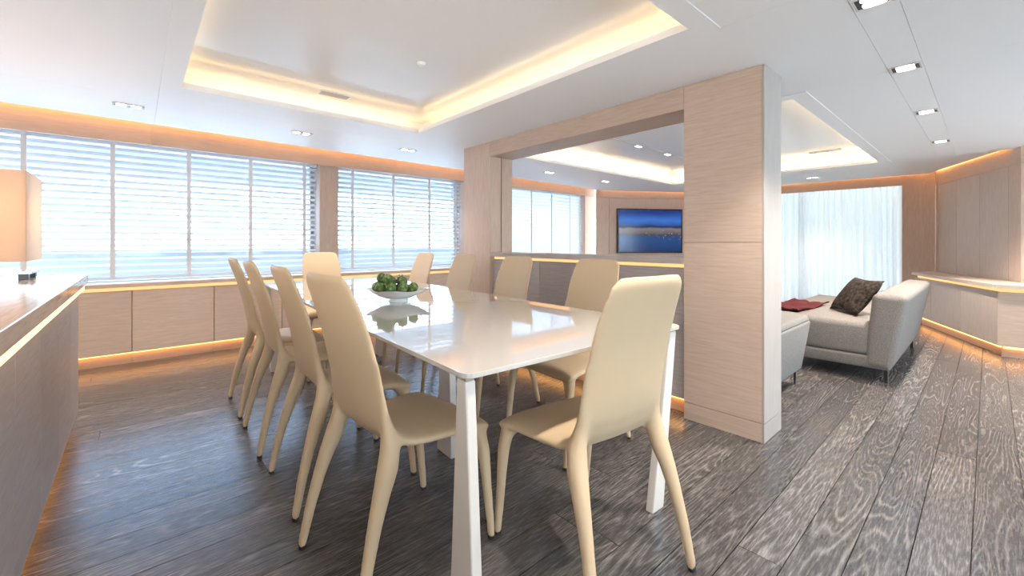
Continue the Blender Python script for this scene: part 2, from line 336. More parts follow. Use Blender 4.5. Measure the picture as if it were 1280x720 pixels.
# cove lights on top of the ceiling boards, set back from the edge
def led(mb, label, group, mat='led_tray', base=None):
    o = obj('led_strip', mb, mat); tag(o, label, 'light strip', group); return o
for T, nm in ((T1, 'dining table'), (T2, 'sofa')):
    x0, x1, y0, y1 = T; z0, z1, s, wd = CEIL+0.032, CEIL+0.040, 0.045, 0.02
    for q, ln in (((x0, x1, y1+s, y1+s+wd), 'window'), ((x0, x1, y0-s-wd, y0-s), 'passage'), ((x0-s-wd, x0-s, y0, y1), 'counter' if nm == 'dining table' else 'dining'), ((x1+s, x1+s+wd, y0, y1), 'partition' if nm == 'dining table' else 'curtain')):
        led(MB().box(*q, z0, z1), f'warm cove light on the {ln} side of the recess above the {nm}', 'cove lights in the ceiling recesses', 'led_tray' if nm == 'dining table' else 'led_lounge')
WY = 5.05
led(MB().box(-2.4, 6.45, WY-0.06, WY-0.045, 2.178, 2.188), 'amber cove light along the top of the pelmet over the window blinds', 'amber cove lights', 'led_cove')
PA, PB, PC, PD, PE = Vector((6.50, 4.90)), Vector((8.16, 3.89)), Vector((8.43, 0.50)), Vector((6.66, -0.215)), Vector((6.74, -1.9))
for p, q, lb in ((PA, PB, 'amber cove light at the ceiling edge over the television'), (PB, PC, 'amber cove light at the ceiling edge over the sheer curtain'), (PC, PD, 'amber cove light at the ceiling edge over the panelled wall'), (PD, PE, 'amber cove light over the wall that turns away from the panelling')):
    d_ = (q-p).normalized(); led(MB().seg(p+d_*0.06, q-d_*0.06, 2.092, 2.102, -0.016, -0.002), lb, 'amber cove lights', 'led_cove')

# ------------------------------------------------------------------ window wall (left)
WY = 5.05
wl = empty('wall_left', (0,5.3,0), kind='structure', label='oak lined window wall', world=True)
obj('lower_wall', MB().box(-2.5, 6.75, 5.36, 5.44, -0.05, 0.70), 'oak_x', wl)
obj('upper_wall', MB().box(-2.5, 6.75, 5.36, 5.44, 2.02, ROOF), 'oak_x', wl)
for i, (x0, x1) in enumerate(((-2.5, -2.3), (1.585, 1.795), (3.62, 3.90), (6.42, 6.75))):
    obj('pier', MB().box(x0, x1, 5.13, 5.40, 0.72, 2.05), 'oak_z', wl, bevel=0.003, segs=1)
tr = empty('trim_1', (0,WY,1.97), kind='structure', label='oak pelmet over the window blinds', world=True)
for x0, x1 in ((-2.5, 0.1), (0.1, 2.5), (2.5, 4.6), (4.6, 6.62)):
    obj('pelmet_board', MB().box(x0+0.001, x1-0.001, WY, WY+0.022, 1.972, ROOF), 'oak_x', tr)
WINS = [(-2.3, 1.585), (1.795, 3.62), (3.90, 6.42)]
for i, (x0, x1) in enumerate(WINS):
    wd = empty(f'window_{i+1}', ((x0+x1)/2, 5.38, 0.70), kind='structure', label=['window beside the oak counter', 'window beyond the dining table', 'window of the lounge'][i], world=True)
    fm = MB()
    obj('window_frame', fm.box(x0, x0+0.04, 5.35, 5.42, 0.70, 2.02).box(x1-0.04, x1, 5.35, 5.42, 0.70, 2.02).box(x0+0.04, x1-0.04, 5.35, 5.42, 0.70, 0.735).box(x0+0.04, x1-0.04, 5.35, 5.42, 1.985, 2.02), 'frame', wd)
    n = 2
    for k in range(n):
        p0, p1 = x0+0.04+(x1-x0-0.08)*k/n, x0+0.04+(x1-x0-0.08)*(k+1)/n
        obj('pane', MB().box(p0+0.001, p1-0.001, 5.38, 5.386, 0.735, 1.985), 'glass_blue', wd)
# blinds: head rail, slats, tapes
def blind(x0, x1, tilt, tapes, label):
    b = empty('venetian_blind', ((x0+x1)/2, 5.22, 1.97), label=label, cat='blind', group='venetian blinds')
    hw = (x1-x0)/2
    obj('head_rail', MB().box(-hw, hw, -0.03, 0.03, -0.005, 0.05), 'slat', b)
    pitch = 0.058; n = int((1.965-0.76)/pitch)
    c, s_ = math.cos(tilt), math.sin(tilt); mb = MB(); h = 0.031
    prof = [(-h, 0), (-h*0.4, 0.0035), (h*0.4, 0.0035), (h, 0)]
    pr = [(u*c-v*s_, u*s_+v*c) for u, v in prof]
    vs = [(-hw, u, v) for u, v in pr]+[(hw, u, v) for u, v in pr]
    mb.add(vs, [(i, i+1, i+5, i+4) for i in range(3)])
    me = mb.mesh('slat')
    for k in range(n):
        o = place('slat', me, 'slat', b); o.location = (0, 0, -0.04-k*pitch)
    obj('bottom_rail', MB().box(-hw, hw, -0.025, 0.025, -0.04-n*pitch-0.01, -0.04-n*pitch+0.012), 'slat', b)
    for tx in tapes:
        x = tx-(x0+x1)/2
        obj('tape', MB().box(x-0.017, x+0.017, -0.036, -0.034, -0.04-n*pitch, 0.0), 'tape', b)
blind(-2.28, 1.57, math.radians(-22), [-2.2, -1.73, -1.2, -0.682, -0.157, 0.385, 0.905, 1.435], 'white venetian blind in the window beside the oak counter')
blind(1.81, 3.60, math.radians(-22), [1.985, 2.522, 3.06, 3.5], 'white venetian blind in the window beyond the bowl of fruit')
blind(3.92, 6.40, math.radians(70), [4.05, 4.55, 5.05, 5.55, 6.05, 6.33], 'half closed white venetian blind in the lounge window')

# sill cabinets under the windows: one unit each, one long worktop
ORD = ['first','second','third','fourth','fifth','sixth','seventh','eighth','ninth','tenth','eleventh','twelfth','thirteenth','fourteenth','fifteenth']
CABX = [-1.84+0.604*k for k in range(15)]
for k in range(len(CABX)-1):
    x0, x1 = CABX[k], min(CABX[k+1], 6.55)
    c = empty('sill_cabinet', ((x0+x1)/2, 5.2, 0), label='low oak cabinet under the window blinds, '+ORD[13-k]+' from the television wall', cat='cabinet', group='low cabinets under the windows', world=True)
    obj('carcass', MB().box(x0+0.001, x1-0.001, 5.10, 5.355, 0.105, 0.66), 'oak_x', c)
    obj('plinth', MB().box(x0+0.001, x1-0.001, 5.15, 5.35, 0.0, 0.105), 'oak_x', c)
    obj('door', MB().box(x0+0.003, x1-0.003, 5.08, 5.10, 0.11, 0.655), 'oak_x', c, bevel=0.0015, segs=1)
wt = empty('sill_worktop', (2.2, 5.2, 0.66), label='long oak ledge over the low window cabinets', cat='worktop', world=True)
obj('top_board', MB().box(-1.84, 6.55, 5.05, 5.355, 0.693, 0.725), 'oak_x', wt, bevel=0.002, segs=1)
obj('support_strip', MB().box(-1.84, 6.55, 5.13, 5.355, 0.66, 0.693), 'oak_x', wt)
led(MB().box(-1.84, 6.55, 5.112, 5.129, 0.661, 0.692), 'amber light strip under the window ledge', 'amber light strips under the ledges', 'led_soft')
led(MB().box(-1.84, 6.55, 5.120, 5.140, 0.097, 0.104), 'amber light strip under the low window cabinets', 'amber light strips at the plinths', 'led')

# ------------------------------------------------------------------ television wall and lounge end
wf = empty('wall_far', (7.1,4.5,0), kind='structure', label='oak panelled wall that carries the television', world=True)
dtv = (PB-PA).normalized(); LT = (PB-PA).length
cuts = [(0.0, 0.24), (0.24, LT)]
for a, b in cuts:
    A_, B_ = PA+dtv*a, PA+dtv*b
    obj('wall_panel', MB().seg(A_+dtv*0.002, B_-dtv*0.002, 0.735, 1.93, 0, 0.03), 'oak_z', wf)
obj('frieze', MB().seg(PA, PB, 1.936, ROOF, 0, 0.03), 'oak_x', wf)
obj('wall_core', MB().seg(PA, PB, -0.05, ROOF, 0.03, 0.08), 'oak_x', wf)
obj('wainscot', MB().seg(PA, PB, 0.0, 0.73, 0, 0.03), 'oak_x', wf)
# television
tvc = PA+dtv*1.06; ang = math.atan2(dtv.y, dtv.x)
tv = empty('television', (tvc.x-dtv.y*0-0.0, tvc.y, 1.31), ang, 'wide black framed television showing a blue night harbour', 'television')
W2, H2 = 0.675, 0.425
obj('casing', MB().box(-W2, W2, -0.045, -0.004, -H2, H2), 'black', tv, bevel=0.004, segs=1)
me = bpy.data.meshes.new('screen'); e = 0.03
me.from_pydata([(-W2+e,-0.0462,-H2+e),(W2-e,-0.0462,-H2+e),(W2-e,-0.0462,H2-e),(-W2+e,-0.0462,H2-e)], [], [(0,1,2,3)])
uv = me.uv_layers.new(name='UVMap')
for i, c in enumerate(((0,0),(1,0),(1,1),(0,1))): uv.data[i].uv = c
place('screen', me, 'tv', tv)

wc = empty('wall_front', (8.1,2.3,0), kind='structure', label='oak framed end wall behind the sheer curtain', world=True)
dcv = (PC-PB).normalized(); LC = (PC-PB).length
obj('frieze', MB().seg(PB, PC, 1.925, ROOF, 0, 0.03), 'oak_y', wc)
obj('end_post', MB().seg(PC-dcv*0.345, PC, 0.0, 1.926, 0, 0.05), 'oak_z', wc)
obj('side_post', MB().seg(PB, PB+dcv*0.3, 0.0, 1.926, 0, 0.05), 'oak_z', wc)
w4 = empty('window_4', (8.2,2.3,0), kind='structure', label='tall glazing behind the sheer curtain', world=True)
obj('window_frame', MB().seg(PB+dcv*0.3, PB+dcv*0.34, 0, 1.92, 0.10, 0.15).seg(PC-dcv*0.39, PC-dcv*0.35, 0, 1.92, 0.10, 0.15).seg(PB+dcv*1.8, PB+dcv*1.84, 0, 1.92, 0.10, 0.15), 'frame', w4)
obj('pane', MB().seg(PB+dcv*0.34, PB+dcv*1.8, 0, 1.92, 0.12, 0.126), 'glass', w4); obj('pane', MB().seg(PB+dcv*1.84, PC-dcv*0.39, 0, 1.92, 0.12, 0.126), 'glass', w4)
# sheer curtain: pleated sheet, thin but folded
nrm = Vector((dcv.y, -dcv.x)); nrm = nrm if nrm.x > 0 else -nrm
mb = MB(); N = 420; L0, L1 = 0.28, LC-0.335; vs = []
for i in range(N+1):
    t = i/N; ph = t*2*PI*33+1.3*math.sin(t*19)+0.7*math.sin(t*47); off = 0.045+0.022*math.sin(ph)+0.006*math.sin(2.3*ph)
    p = PB+dcv*(L0+(L1-L0)*t)-nrm*(-0.06+0.0)+nrm*(off-0.06)
    vs += [(p.x, p.y, 0.01), (p.x, p.y, 1.965)]
mb.add(vs, [(2*i, 2*i+2, 2*i+3, 2*i+1) for i in range(N)])
cu = empty('sheer_curtain', (8.1, 2.3, 0), label='floor length white sheer curtain in soft pleats behind the sofa', cat='curtain', world=True)
obj('curtain_panel', mb, 'curtain', cu, smooth=True)
cr = MB().seg(PB+dcv*0.28, PC-dcv*0.34, 1.96, 1.985, 0.035, 0.09); obj('curtain_track', cr, 'frame', cu)

# panelled wall on the right
wr = empty('wall_right', (7.5,0.1,0), kind='structure', label='greige panelled wall set at an angle beside the lounge', world=True)
dr = (PD-PC).normalized(); LR = (PD-PC).length
obj('wall_core', MB().seg(PC-dr*0.14, PD, -0.05, ROOF, 0.03, 0.08), 'oak_z', wr)
obj('frieze', MB().seg(PC, PD, 1.89, ROOF, 0, 0.03), 'oak_x', wr)
seams = [0.0, 0.07, 0.60, 1.15, 1.70, LR]
for a, b in zip(seams[:-1], seams[1:]):
    obj('wall_panel', MB().seg(PC+dr*(a+0.002), PC+dr*(b-0.002), 0.60, 1.888, 0.0, 0.03), 'greige_z' if b-a > 0.3 else 'oak_z', wr)
w2 = empty('wall_passage', (6.7,-1.0,0), kind='structure', label='oak wall that turns away beyond the panelling', world=True)
dp = (PE-PD).normalized(); LP = (PE-PD).length
obj('wall_core', MB().seg(PD, PE, -0.05, ROOF, 0.03, 0.08), 'oak_z', w2)
obj('frieze', MB().seg(PD, PE, 1.89, ROOF, 0, 0.03), 'oak_y', w2)
for a in (0.0, 0.55, 1.1): obj('wall_panel', MB().seg(PD+dp*(a+0.002), PD+dp*(min(a+0.55, LP)-0.002), 0.72, 1.885, 0.0, 0.03), 'oak_z', w2)
# low cabinets along it
QA, QB, QC = Vector((7.85, 0.665)), Vector((6.12, -0.055)), Vector((6.17, -1.5))
dq = (QB-QA).normalized(); LQ = (QB-QA).length; dq2 = (QC-QB).normalized(); LQ2 = (QC-QB).length
for (a, b), lb in (((0.0, 0.48), 'low greige cabinet behind the sofa, nearest the sheer curtain'), ((0.48, 1.20), 'low greige cabinet in the middle under the panelled wall'), ((1.20, LQ), 'low greige cabinet under the panelled wall, at the bend of the ledge')):
    c = empty('lounge_cabinet', (*(QA+dq*(a+b)/2), 0), label=lb, cat='cabinet', group='low cabinets under the panelled wall', world=True)
    A_, B_ = QA+dq*(a+0.001), QA+dq*(b-0.001)
    nq = Vector((-dq.y, dq.x)); mi = 0.36 if b > 1.5 else 0.0
    for nm, o0, z0, z1, mt in (('carcass', 0.02, 0.105, 0.62, 'greige_z'), ('plinth', 0.075, 0.0, 0.105, 'oak_x')):
        q_ = [A_+nq*o0, B_+nq*o0-dq*(mi*o0/0.31), B_+nq*0.31-dq*mi, A_+nq*0.31]
        obj(nm, MB().prism([tuple(p) for p in q_], z0, z1), mt, c)
    obj('door', MB().seg(A_+dq*0.002, B_-dq*0.002, 0.11, 0.615, 0.0, 0.02), 'greige_z', c)
for (a, b), lb in (((0.0, 0.20), 'narrow oak cabinet round the corner, at the bend of the ledge'), ((0.20, 0.80), 'oak cabinet round the corner, second from the bend of the ledge'), ((0.80, LQ2), 'oak cabinet round the corner, third from the bend of the ledge')):
    c = empty('passage_cabinet', (*(QB+dq2*(a+b)/2), 0), label=lb, cat='cabinet', group='low cabinets round the corner', world=True)
    A_, B_ = QB+dq2*(a+0.001), QB+dq2*(b-0.001)
    nq2 = Vector((-dq2.y, dq2.x)); mi = 0.16 if a == 0 else 0.0
    for nm, o0, z0, z1 in (('carcass', 0.02, 0.105, 0.62), ('plinth', 0.075, 0.0, 0.105)):
        q_ = [A_+nq2*o0+dq2*(mi*o0/0.44), B_+nq2*o0, B_+nq2*0.44, A_+nq2*0.44+dq2*mi]
        obj(nm, MB().prism([tuple(p) for p in q_], z0, z1), 'oak_y', c)
    obj('door', MB().seg(A_+dq2*0.002, B_-dq2*0.002, 0.11, 0.615, 0.0, 0.02), 'oak_y', c)
nq = Vector((-dq.y, dq.x)); nq2 = Vector((-dq2.y, dq2.x))
wt = empty('lounge_worktop', (7, 0.1, 0.62), label='pale oak ledge that bends along the panelled wall', cat='worktop', world=True)
oA, oB, oC = QA-nq*0.03, QB-nq*0.02-nq2*0.03, QC-nq2*0.03
pl = [oA, oB, oC, oC+nq2*0.44, Vector((6.645,-0.20)), QA+nq*0.0+Vector((0.42, -0.16))]
obj('top_board', MB().prism([tuple(p) for p in pl][::-1], 0.655, 0.69), 'greige_z', wt)
obj('support_strip', MB().seg(QA, QB-dq*0.3, 0.62, 0.655, 0.05, 0.3).seg(QB+dq2*0.02, QC, 0.62, 0.655, 0.05, 0.3), 'oak_x', wt)
led(MB().seg(QA, QB-dq*0.03, 0.621, 0.654, 0.033, 0.049), 'amber light strip under the ledge of the panelled wall', 'amber light strips under the ledges', 'led_soft')
led(MB().seg(QB+dq2*0.03, QC, 0.621, 0.654, 0.033, 0.049), 'amber light strip under the ledge round the corner from the panelling', 'amber light strips under the ledges', 'led_soft')
led(MB().seg(QA, QB-dq*0.06, 0.084, 0.097, 0.052, 0.073), 'amber light strip at the foot of the panelled wall cabinets', 'amber light strips at the plinths', 'led')
led(MB().seg(QB+dq2*0.04, QC, 0.084, 0.097, 0.052, 0.073), 'amber light strip at the foot of the cabinets round the corner', 'amber light strips at the plinths', 'led')

# ------------------------------------------------------------------ partition: column, half wall, pillar, beam
CX0, CX1, CY0, CY1, PY0, PY1 = 2.54, 2.82, 0.805, 1.255, 3.175, 3.61
pt = empty('wall_partition', (2.68, 2.0, 0), kind='structure', label='oak partition with a wide opening between the dining area and the lounge', world=True)
col = obj('column', MB().box(CX0+0.012, CX1-0.012, CY0+0.012, CY1-0.0, 0, CEIL+0.02), 'oak_z', pt)
for z0, z1 in ((0.0, 0.102), (0.106, 1.088), (1.092, CEIL-0.002)):
    for q, mt in (((CX0, CX0+0.012, CY0+0.0125, CY1), 'oak_y'), ((CX1-0.012, CX1, CY0+0.0125, CY1), 'oak_y')):
        p = MB().box(*q, z0, z1); sub('panel', p, mt, col, bevel=0.001, segs=1)
o = sub('end_panel', MB().box(CX0, CX1, CY0, CY0+0.012, 0.106, CEIL-0.002), 'greyer', col, bevel=0.001, segs=1); tag(o, 'greyer oak end panel')
sub('end_panel', MB().box(CX0, CX1, CY0, CY0+0.012, 0, 0.102), 'greyer', col, bevel=0.001, segs=1)
pil = obj('pillar', MB().box(CX0, 2.672, PY0, PY1, 0, CEIL+0.02).box(2.684, CX1, PY0, PY1, 0, CEIL+0.02).box(2.672, 2.684, PY0+0.03, PY1, 0, CEIL+0.02), 'oak_z', pt)
bm_ = obj('beam', MB().box(CX0-0.004, CX1, CY1, PY0, 1.915, CEIL-0.001), 'oak_y', pt, bevel=0.002, segs=1)
obj('beam', MB().box(CX0-0.004, CX0+0.002, PY0, PY0+0.012, 1.915, CEIL-0.001), 'oak_y', pt)
hw_ = obj('half_wall', MB().box(CX0+0.045, CX1, CY1, PY0, 0.10, 0.93), 'taupe_y', pt)
for k in range(3):
    y0 = CY1+(PY0-CY1)*k/3; y1 = CY1+(PY0-CY1)*(k+1)/3
    sub('panel', MB().box(CX0+0.025, CX0+0.045, y0+0.002, y1-0.002, 0.112, 0.915), 'taupe_y', hw_)
sub('plinth', MB().box(CX0+0.09, CX1, CY1, PY0, 0.0, 0.10), 'oak_y', hw_)
sub('ledge', MB().box(CX0-0.004, CX1+0.02, CY1, PY0, 0.955, 0.993), 'taupe_y', hw_, bevel=0.002, segs=1)
sub('support_strip', MB().box(CX0+0.075, CX1, CY1, PY0, 0.93, 0.955), 'oak_y', hw_)
led(MB().box(CX0+0.052, CX0+0.073, CY1, PY0, 0.931, 0.954), 'amber light strip under the ledge of the half wall', 'amber light strips under the ledges', 'led_soft')
led(MB().box(CX0+0.062, CX0+0.088, CY1, PY0, 0.090, 0.099), 'amber light strip at the foot of the half wall', 'amber light strips at the plinths', 'led')

# ------------------------------------------------------------------ the side of the room behind the photographer: the same windows again
wb = empty('wall_back', (-2.6, 1.5, 0), kind='structure', label='cream wall behind the counter', world=True)
obj('wall_board', MB().box(-2.68, -2.60, -2.13, 5.44, -0.05, ROOF), 'cream_wall', wb)
wn = empty('wall_near', (3, -2.1, 0), kind='structure', label='cream window wall facing the blinds', world=True)
obj('lower_wall', MB().box(-2.6, 8.6, -2.13, -2.05, -0.05, 0.72), 'cream_wall', wn); obj('upper_wall', MB().box(-2.6, 8.6, -2.13, -2.05, 1.6, ROOF), 'cream_wall', wn)
NW = [(-2.2, 0.5), (1.8, 3.0), (3.5, 6.45)]
for x0, x1 in ((-2.6, -2.2), (0.5, 1.8), (3.0, 3.5), (6.45, 8.6)): obj('pier', MB().box(x0, x1, -2.13, -2.05, 0.72, 1.6), 'cream_wall', wn)
for i, (x0, x1) in enumerate(NW):
    wd = empty(f'window_{i+5}', ((x0+x1)/2, -2.1, 0.72), kind='structure', label='window in the wall facing the blinds', world=True)
    obj('pane', MB().box(x0, x1, -2.10, -2.094, 0.72, 1.6), 'glass', wd)

# ------------------------------------------------------------------ counter on the left with a lamp
cuts = [-0.85+0.451*k for k in range(10)] + [3.63]
cuts = [c for c in cuts if c < 3.5] + [3.63]
for k, (a, b) in enumerate(zip(cuts[:-1], cuts[1:])):
    c = empty('counter_cabinet', (-0.55, (a+b)/2, 0), label='taupe oak counter unit under the lamp counter, '+ORD[len(cuts)-2-k]+' from the window blinds', cat='cabinet', group='oak counter units', world=True)
    obj('carcass', MB().box(-1.0, -0.28, a+0.001, b-0.001, 0.10, 0.80), 'taupe_y', c); obj('plinth', MB().box(-0.98, -0.36, a+0.001, b-0.001, 0.0, 0.10), 'oak_y', c)
    obj('door', MB().box(-0.28, -0.26, a+0.002, b-0.002, 0.085, 0.795), 'taupe_y', c, bevel=0.001, segs=1)
ct = empty('bar_counter', (-0.6, 1.5, 0.80), label='long pale oak counter top with a lit edge', cat='worktop', world=True)
obj('top_board', MB().box(-1.02, -0.222, -0.9, 3.67, 0.838, 0.895), 'counter_top', ct, bevel=0.002, segs=1)
obj('support_strip', MB().box(-1.0, -0.32, -0.85, 3.63, 0.80, 0.838), 'oak_y', ct)
led(MB().box(-0.262, -0.234, -0.85, 3.64, 0.804, 0.836), 'warm light strip under the edge of the oak counter top', 'amber light strips under the ledges', 'led_edge')
led(MB().box(-0.357, -0.335, -0.85, 3.60, 0.082, 0.097), 'amber light strip at the foot of the oak counter', 'amber light strips at the plinths', 'led')
lp = empty('table_lamp', (-0.565, 3.42, 0.895), math.radians(0), 'table lamp with a box shaped cream shade on the oak counter', 'lamp')
for sx in (-1, 1):
    for sy in (-1, 1): obj('foot', MB().box(sx*0.13-0.018, sx*0.13+0.018, sy*0.10-0.018, sy*0.10+0.018, 0, 0.032), 'black', lp)
obj('base_plate', MB().box(-0.16, 0.16, -0.13, 0.13, 0.032, 0.046), 'chrome', lp, bevel=0.002, segs=1)
obj('stem', MB().tube([(0,0,0.046),(0,0,0.30)], [0.014]*2), 'black', lp, smooth=True)
sh = MB(); q = 0.155; r_ = 0.235; t_ = 0.004
for (x0,x1,y0,y1) in ((-q,q,-r_,-r_+t_),(-q,q,r_-t_,r_),(-q,-q+t_,-r_+t_,r_-t_)): sh.box(x0,x1,y0,y1,0.10,0.555)
shd = obj('shade', sh, 'shade', lp)
o = obj('shade_side', MB().box(q-t_,q,-r_+t_,r_-t_,0.10,0.555), 'shade_side', lp); tag(o, 'white side of the lamp shade')
obj('bulb', MB().lathe([(0.012,0.30),(0.03,0.33),(0.035,0.36),(0.02,0.39),(0.004,0.40)], n=14), glow('lamp bulb', (1.0, 0.62, 0.34), 14.0), lp, smooth=True)

# ------------------------------------------------------------------ downlights, vents
def downlight(loc, lx, ly, n, along, label, group, power=SPOT_W, z=CEIL):
    d = empty('downlight', (loc[0], loc[1], z), label=label, cat='downlight', group=group)
    fz = -0.006
    obj('trim_frame', MB().box(-lx, lx, -ly, -ly+0.006, fz, 0.001).box(-lx, lx, ly-0.006, ly, fz, 0.001).box(-lx, -lx+0.006, -ly+0.006, ly-0.006, fz, 0.001).box(lx-0.006, lx, -ly+0.006, ly-0.006, fz, 0.001), 'grille', d)
    obj('baffle', MB().box(-lx+0.006, lx-0.006, -ly+0.006, ly-0.006, -0.003, -0.001), 'black', d)
    for k in range(n):
        off = (k-(n-1)/2)*(2*(lx if along == 'x' else ly))/n*0.92
        c = (off, 0) if along == 'x' else (0, off)
        ex, ey = (lx/n*0.62, ly*0.62) if along == 'x' else (lx*0.62, ly/n*0.62)
        me = MB().prism([(c[0]+ex*math.copysign(abs(math.cos(t))**0.6, math.cos(t)), c[1]+ey*math.copysign(abs(math.sin(t))**0.6, math.sin(t))) for t in [2*PI*j/20 for j in range(20)]], -0.0055, -0.0028)
        obj('lens', me, 'lamp', d)
    L = bpy.data.lights.new('downlight_beam', 'SPOT'); L.energy = power; L.color = (1.0, 0.89, 0.78); L.spot_size = math.radians(105); L.spot_blend = 0.7; L.shadow_soft_size = 0.03
    lo = bpy.data.objects.new('beam_lamp', L); COL.objects.link(lo); lo.parent = d; lo.location = (0, 0, -0.02)
for k, x in enumerate((5.749, 4.364, 3.18, 2.197, 1.10)): downlight((x, 0.305), 0.055, 0.062, 2, 'x', 'recessed downlight in the passage row, '+ORD[k]+' from the panelled wall', 'downlights along the passage', 48.0 if x > 4 else SPOT_W)
for k, x in enumerate((5.553, 4.269, 2.123, 1.091, -0.04, -1.15)): downlight((x, 4.03), 0.085, 0.042, 2, 'x', 'recessed twin downlight along the blinds, '+ORD[k]+' from the television wall', 'downlights along the windows', 30.0 if x > 3 else 12.0)
for k, y_ in enumerate((3.2, 2.0, 0.8, -0.4, -1.5)): downlight((-2.1, y_), 0.085, 0.042, 2, 'x', 'unseen downlight added to bounce fill off the cream wall, '+ORD[k]+' from the blinds', 'added wall washing downlights', 62.0)  # row out of view, added to bounce warm light into the room
downlight((7.54, 1.75), 0.042, 0.085, 2, 'y', 'recessed twin downlight over the sheer curtain', None, 12.0)
tk = obj('light_track', MB().box(3.5, 6.4, 2.615, 2.665, TRAY_Z-0.004, TRAY_Z), 'grille'); tag(tk, 'grey light track across the recess above the sofa', 'light track')
for x in (4.26, 4.92): downlight((x, 2.64), 0.06, 0.03, 2, 'x', f'small twin spotlight on the light track, {"nearer" if x < 4.5 else "farther from"} the oak beam'.replace('nearer the', 'next to the'), 'spotlights on the track', 32.0, TRAY_Z-0.004)
def vent(loc, lx, ly, label):
    v = empty('ceiling_vent', loc, label=label, cat='vent', group='ceiling vents')
    obj('frame', MB().box(-lx, lx, -ly, -ly+0.008, -0.006, 0).box(-lx, lx, ly-0.008, ly, -0.006, 0).box(-lx, -lx+0.008, -ly+0.008, ly-0.008, -0.006, 0).box(lx-0.008, lx, -ly+0.008, ly-0.008, -0.006, 0), 'ceiling', v)
    n = 6
    me = MB().box(-lx+0.008, lx-0.008, -0.004, 0.004, -0.005, 0).mesh('slat')
    for k in range(n): o = place('slat', me, 'grille', v); o.location.y = -ly+0.014+(2*ly-0.028)*k/(n-1)
vent((1.10, 3.22, TRAY_Z), 0.11, 0.05, 'small grey vent in the recess above the dining table'); vent((6.18, 1.30, TRAY_Z), 0.05, 0.16, 'small grey vent in the recess above the sofa')
det = obj('smoke_detector', MB().lathe([(0.001,-0.016),(0.018,-0.016),(0.026,-0.008),(0.028,0.0)], (1.30, 2.30, TRAY_Z), 20), 'ceiling', smooth=True); tag(det, 'tiny round detector in the recess above the dining table', 'detector')

# ------------------------------------------------------------------ dining table
tdir = math.atan2(0.16, 3.19)
TW, TL, TZ = 1.05, 3.19, 0.75
tb = empty('dining_table', (1.155, 0.862, 0), -tdir, 'long white lacquered dining table with blade legs', 'table')
cr_ = 0.035; poly = []
for cx_, cy_, a0 in ((TW/2-cr_, cr_, -90), (TW/2-cr_, TL-cr_, 0), (-TW/2+cr_, TL-cr_, 90), (-TW/2+cr_, cr_, 180)):
    for k in range(5): a = math.radians(a0+90*k/4); poly.append((cx_+cr_*math.cos(a), cy_+cr_*math.sin(a)))
obj('tabletop', MB().prism(poly, TZ-0.014, TZ), 'table', tb, bevel=0.0015, segs=2)
obj('underframe', MB().box(-TW/2+0.10, TW/2-0.10, 0.10, 0.14, TZ-0.05, TZ-0.014).box(-TW/2+0.10, TW/2-0.10, TL-0.14, TL-0.10, TZ-0.05, TZ-0.014).box(-TW/2+0.10, -TW/2+0.14, 0.14, TL-0.14, TZ-0.05, TZ-0.014).box(TW/2-0.14, TW/2-0.10, 0.14, TL-0.14, TZ-0.05, TZ-0.014), 'table_leg', tb)
def leg(cx_, cy_, sx, sy, along):
    """blade leg: narrow at the top corner, broad and set inwards at the floor"""
    top = (0.045, 0.032) if along == 'x' else (0.032, 0.045); bot = (0.080, 0.034) if along == 'x' else (0.036, 0.13)
    x0, y0 = cx_, cy_; ix, iy = cx_+sx*0.045, cy_+sy*0.03
    def q(x, y, w_, z): return [(x, y, z), (x+sx*w_[0], y, z), (x+sx*w_[0], y+sy*w_[1], z), (x, y+sy*w_[1], z)]
    b_, t_ = q(ix, iy, bot, 0), q(x0, y0, top, TZ-0.026)
    l = obj('leg', MB().hexa(b_+t_), 'table_leg', tb, bevel=0.005, segs=2)
    sub('leg_bracket', MB().box(min(x0+sx*0.003, x0+sx*(top[0]-0.003)), max(x0+sx*0.003, x0+sx*(top[0]-0.003)), min(y0+sy*0.003, y0+sy*(top[1]-0.003)), max(y0+sy*0.003, y0+sy*(top[1]-0.003)), TZ-0.027, TZ-0.013), 'bracket', l)
e_ = 0.012
leg(-TW/2+e_, e_+0.008, 1, 1, 'y'); leg(TW/2-e_, e_+0.008, -1, 1, 'x'); leg(TW/2-e_, TL-e_, -1, -1, 'y'); leg(-TW/2+e_, TL-e_, 1, -1, 'x')
for yy in (0.93, 2.16):
    obj('centre_leg', MB().hexa([(-0.02, yy, 0), (0.02, yy, 0), (0.02, yy+0.145, 0), (-0.02, yy+0.145, 0), (-0.017, yy+0.03, TZ-0.014), (0.017, yy+0.03, TZ-0.014), (0.017, yy+0.115, TZ-0.014), (-0.017, yy+0.115, TZ-0.014)]), 'table_leg', tb, bevel=0.004, segs=2)

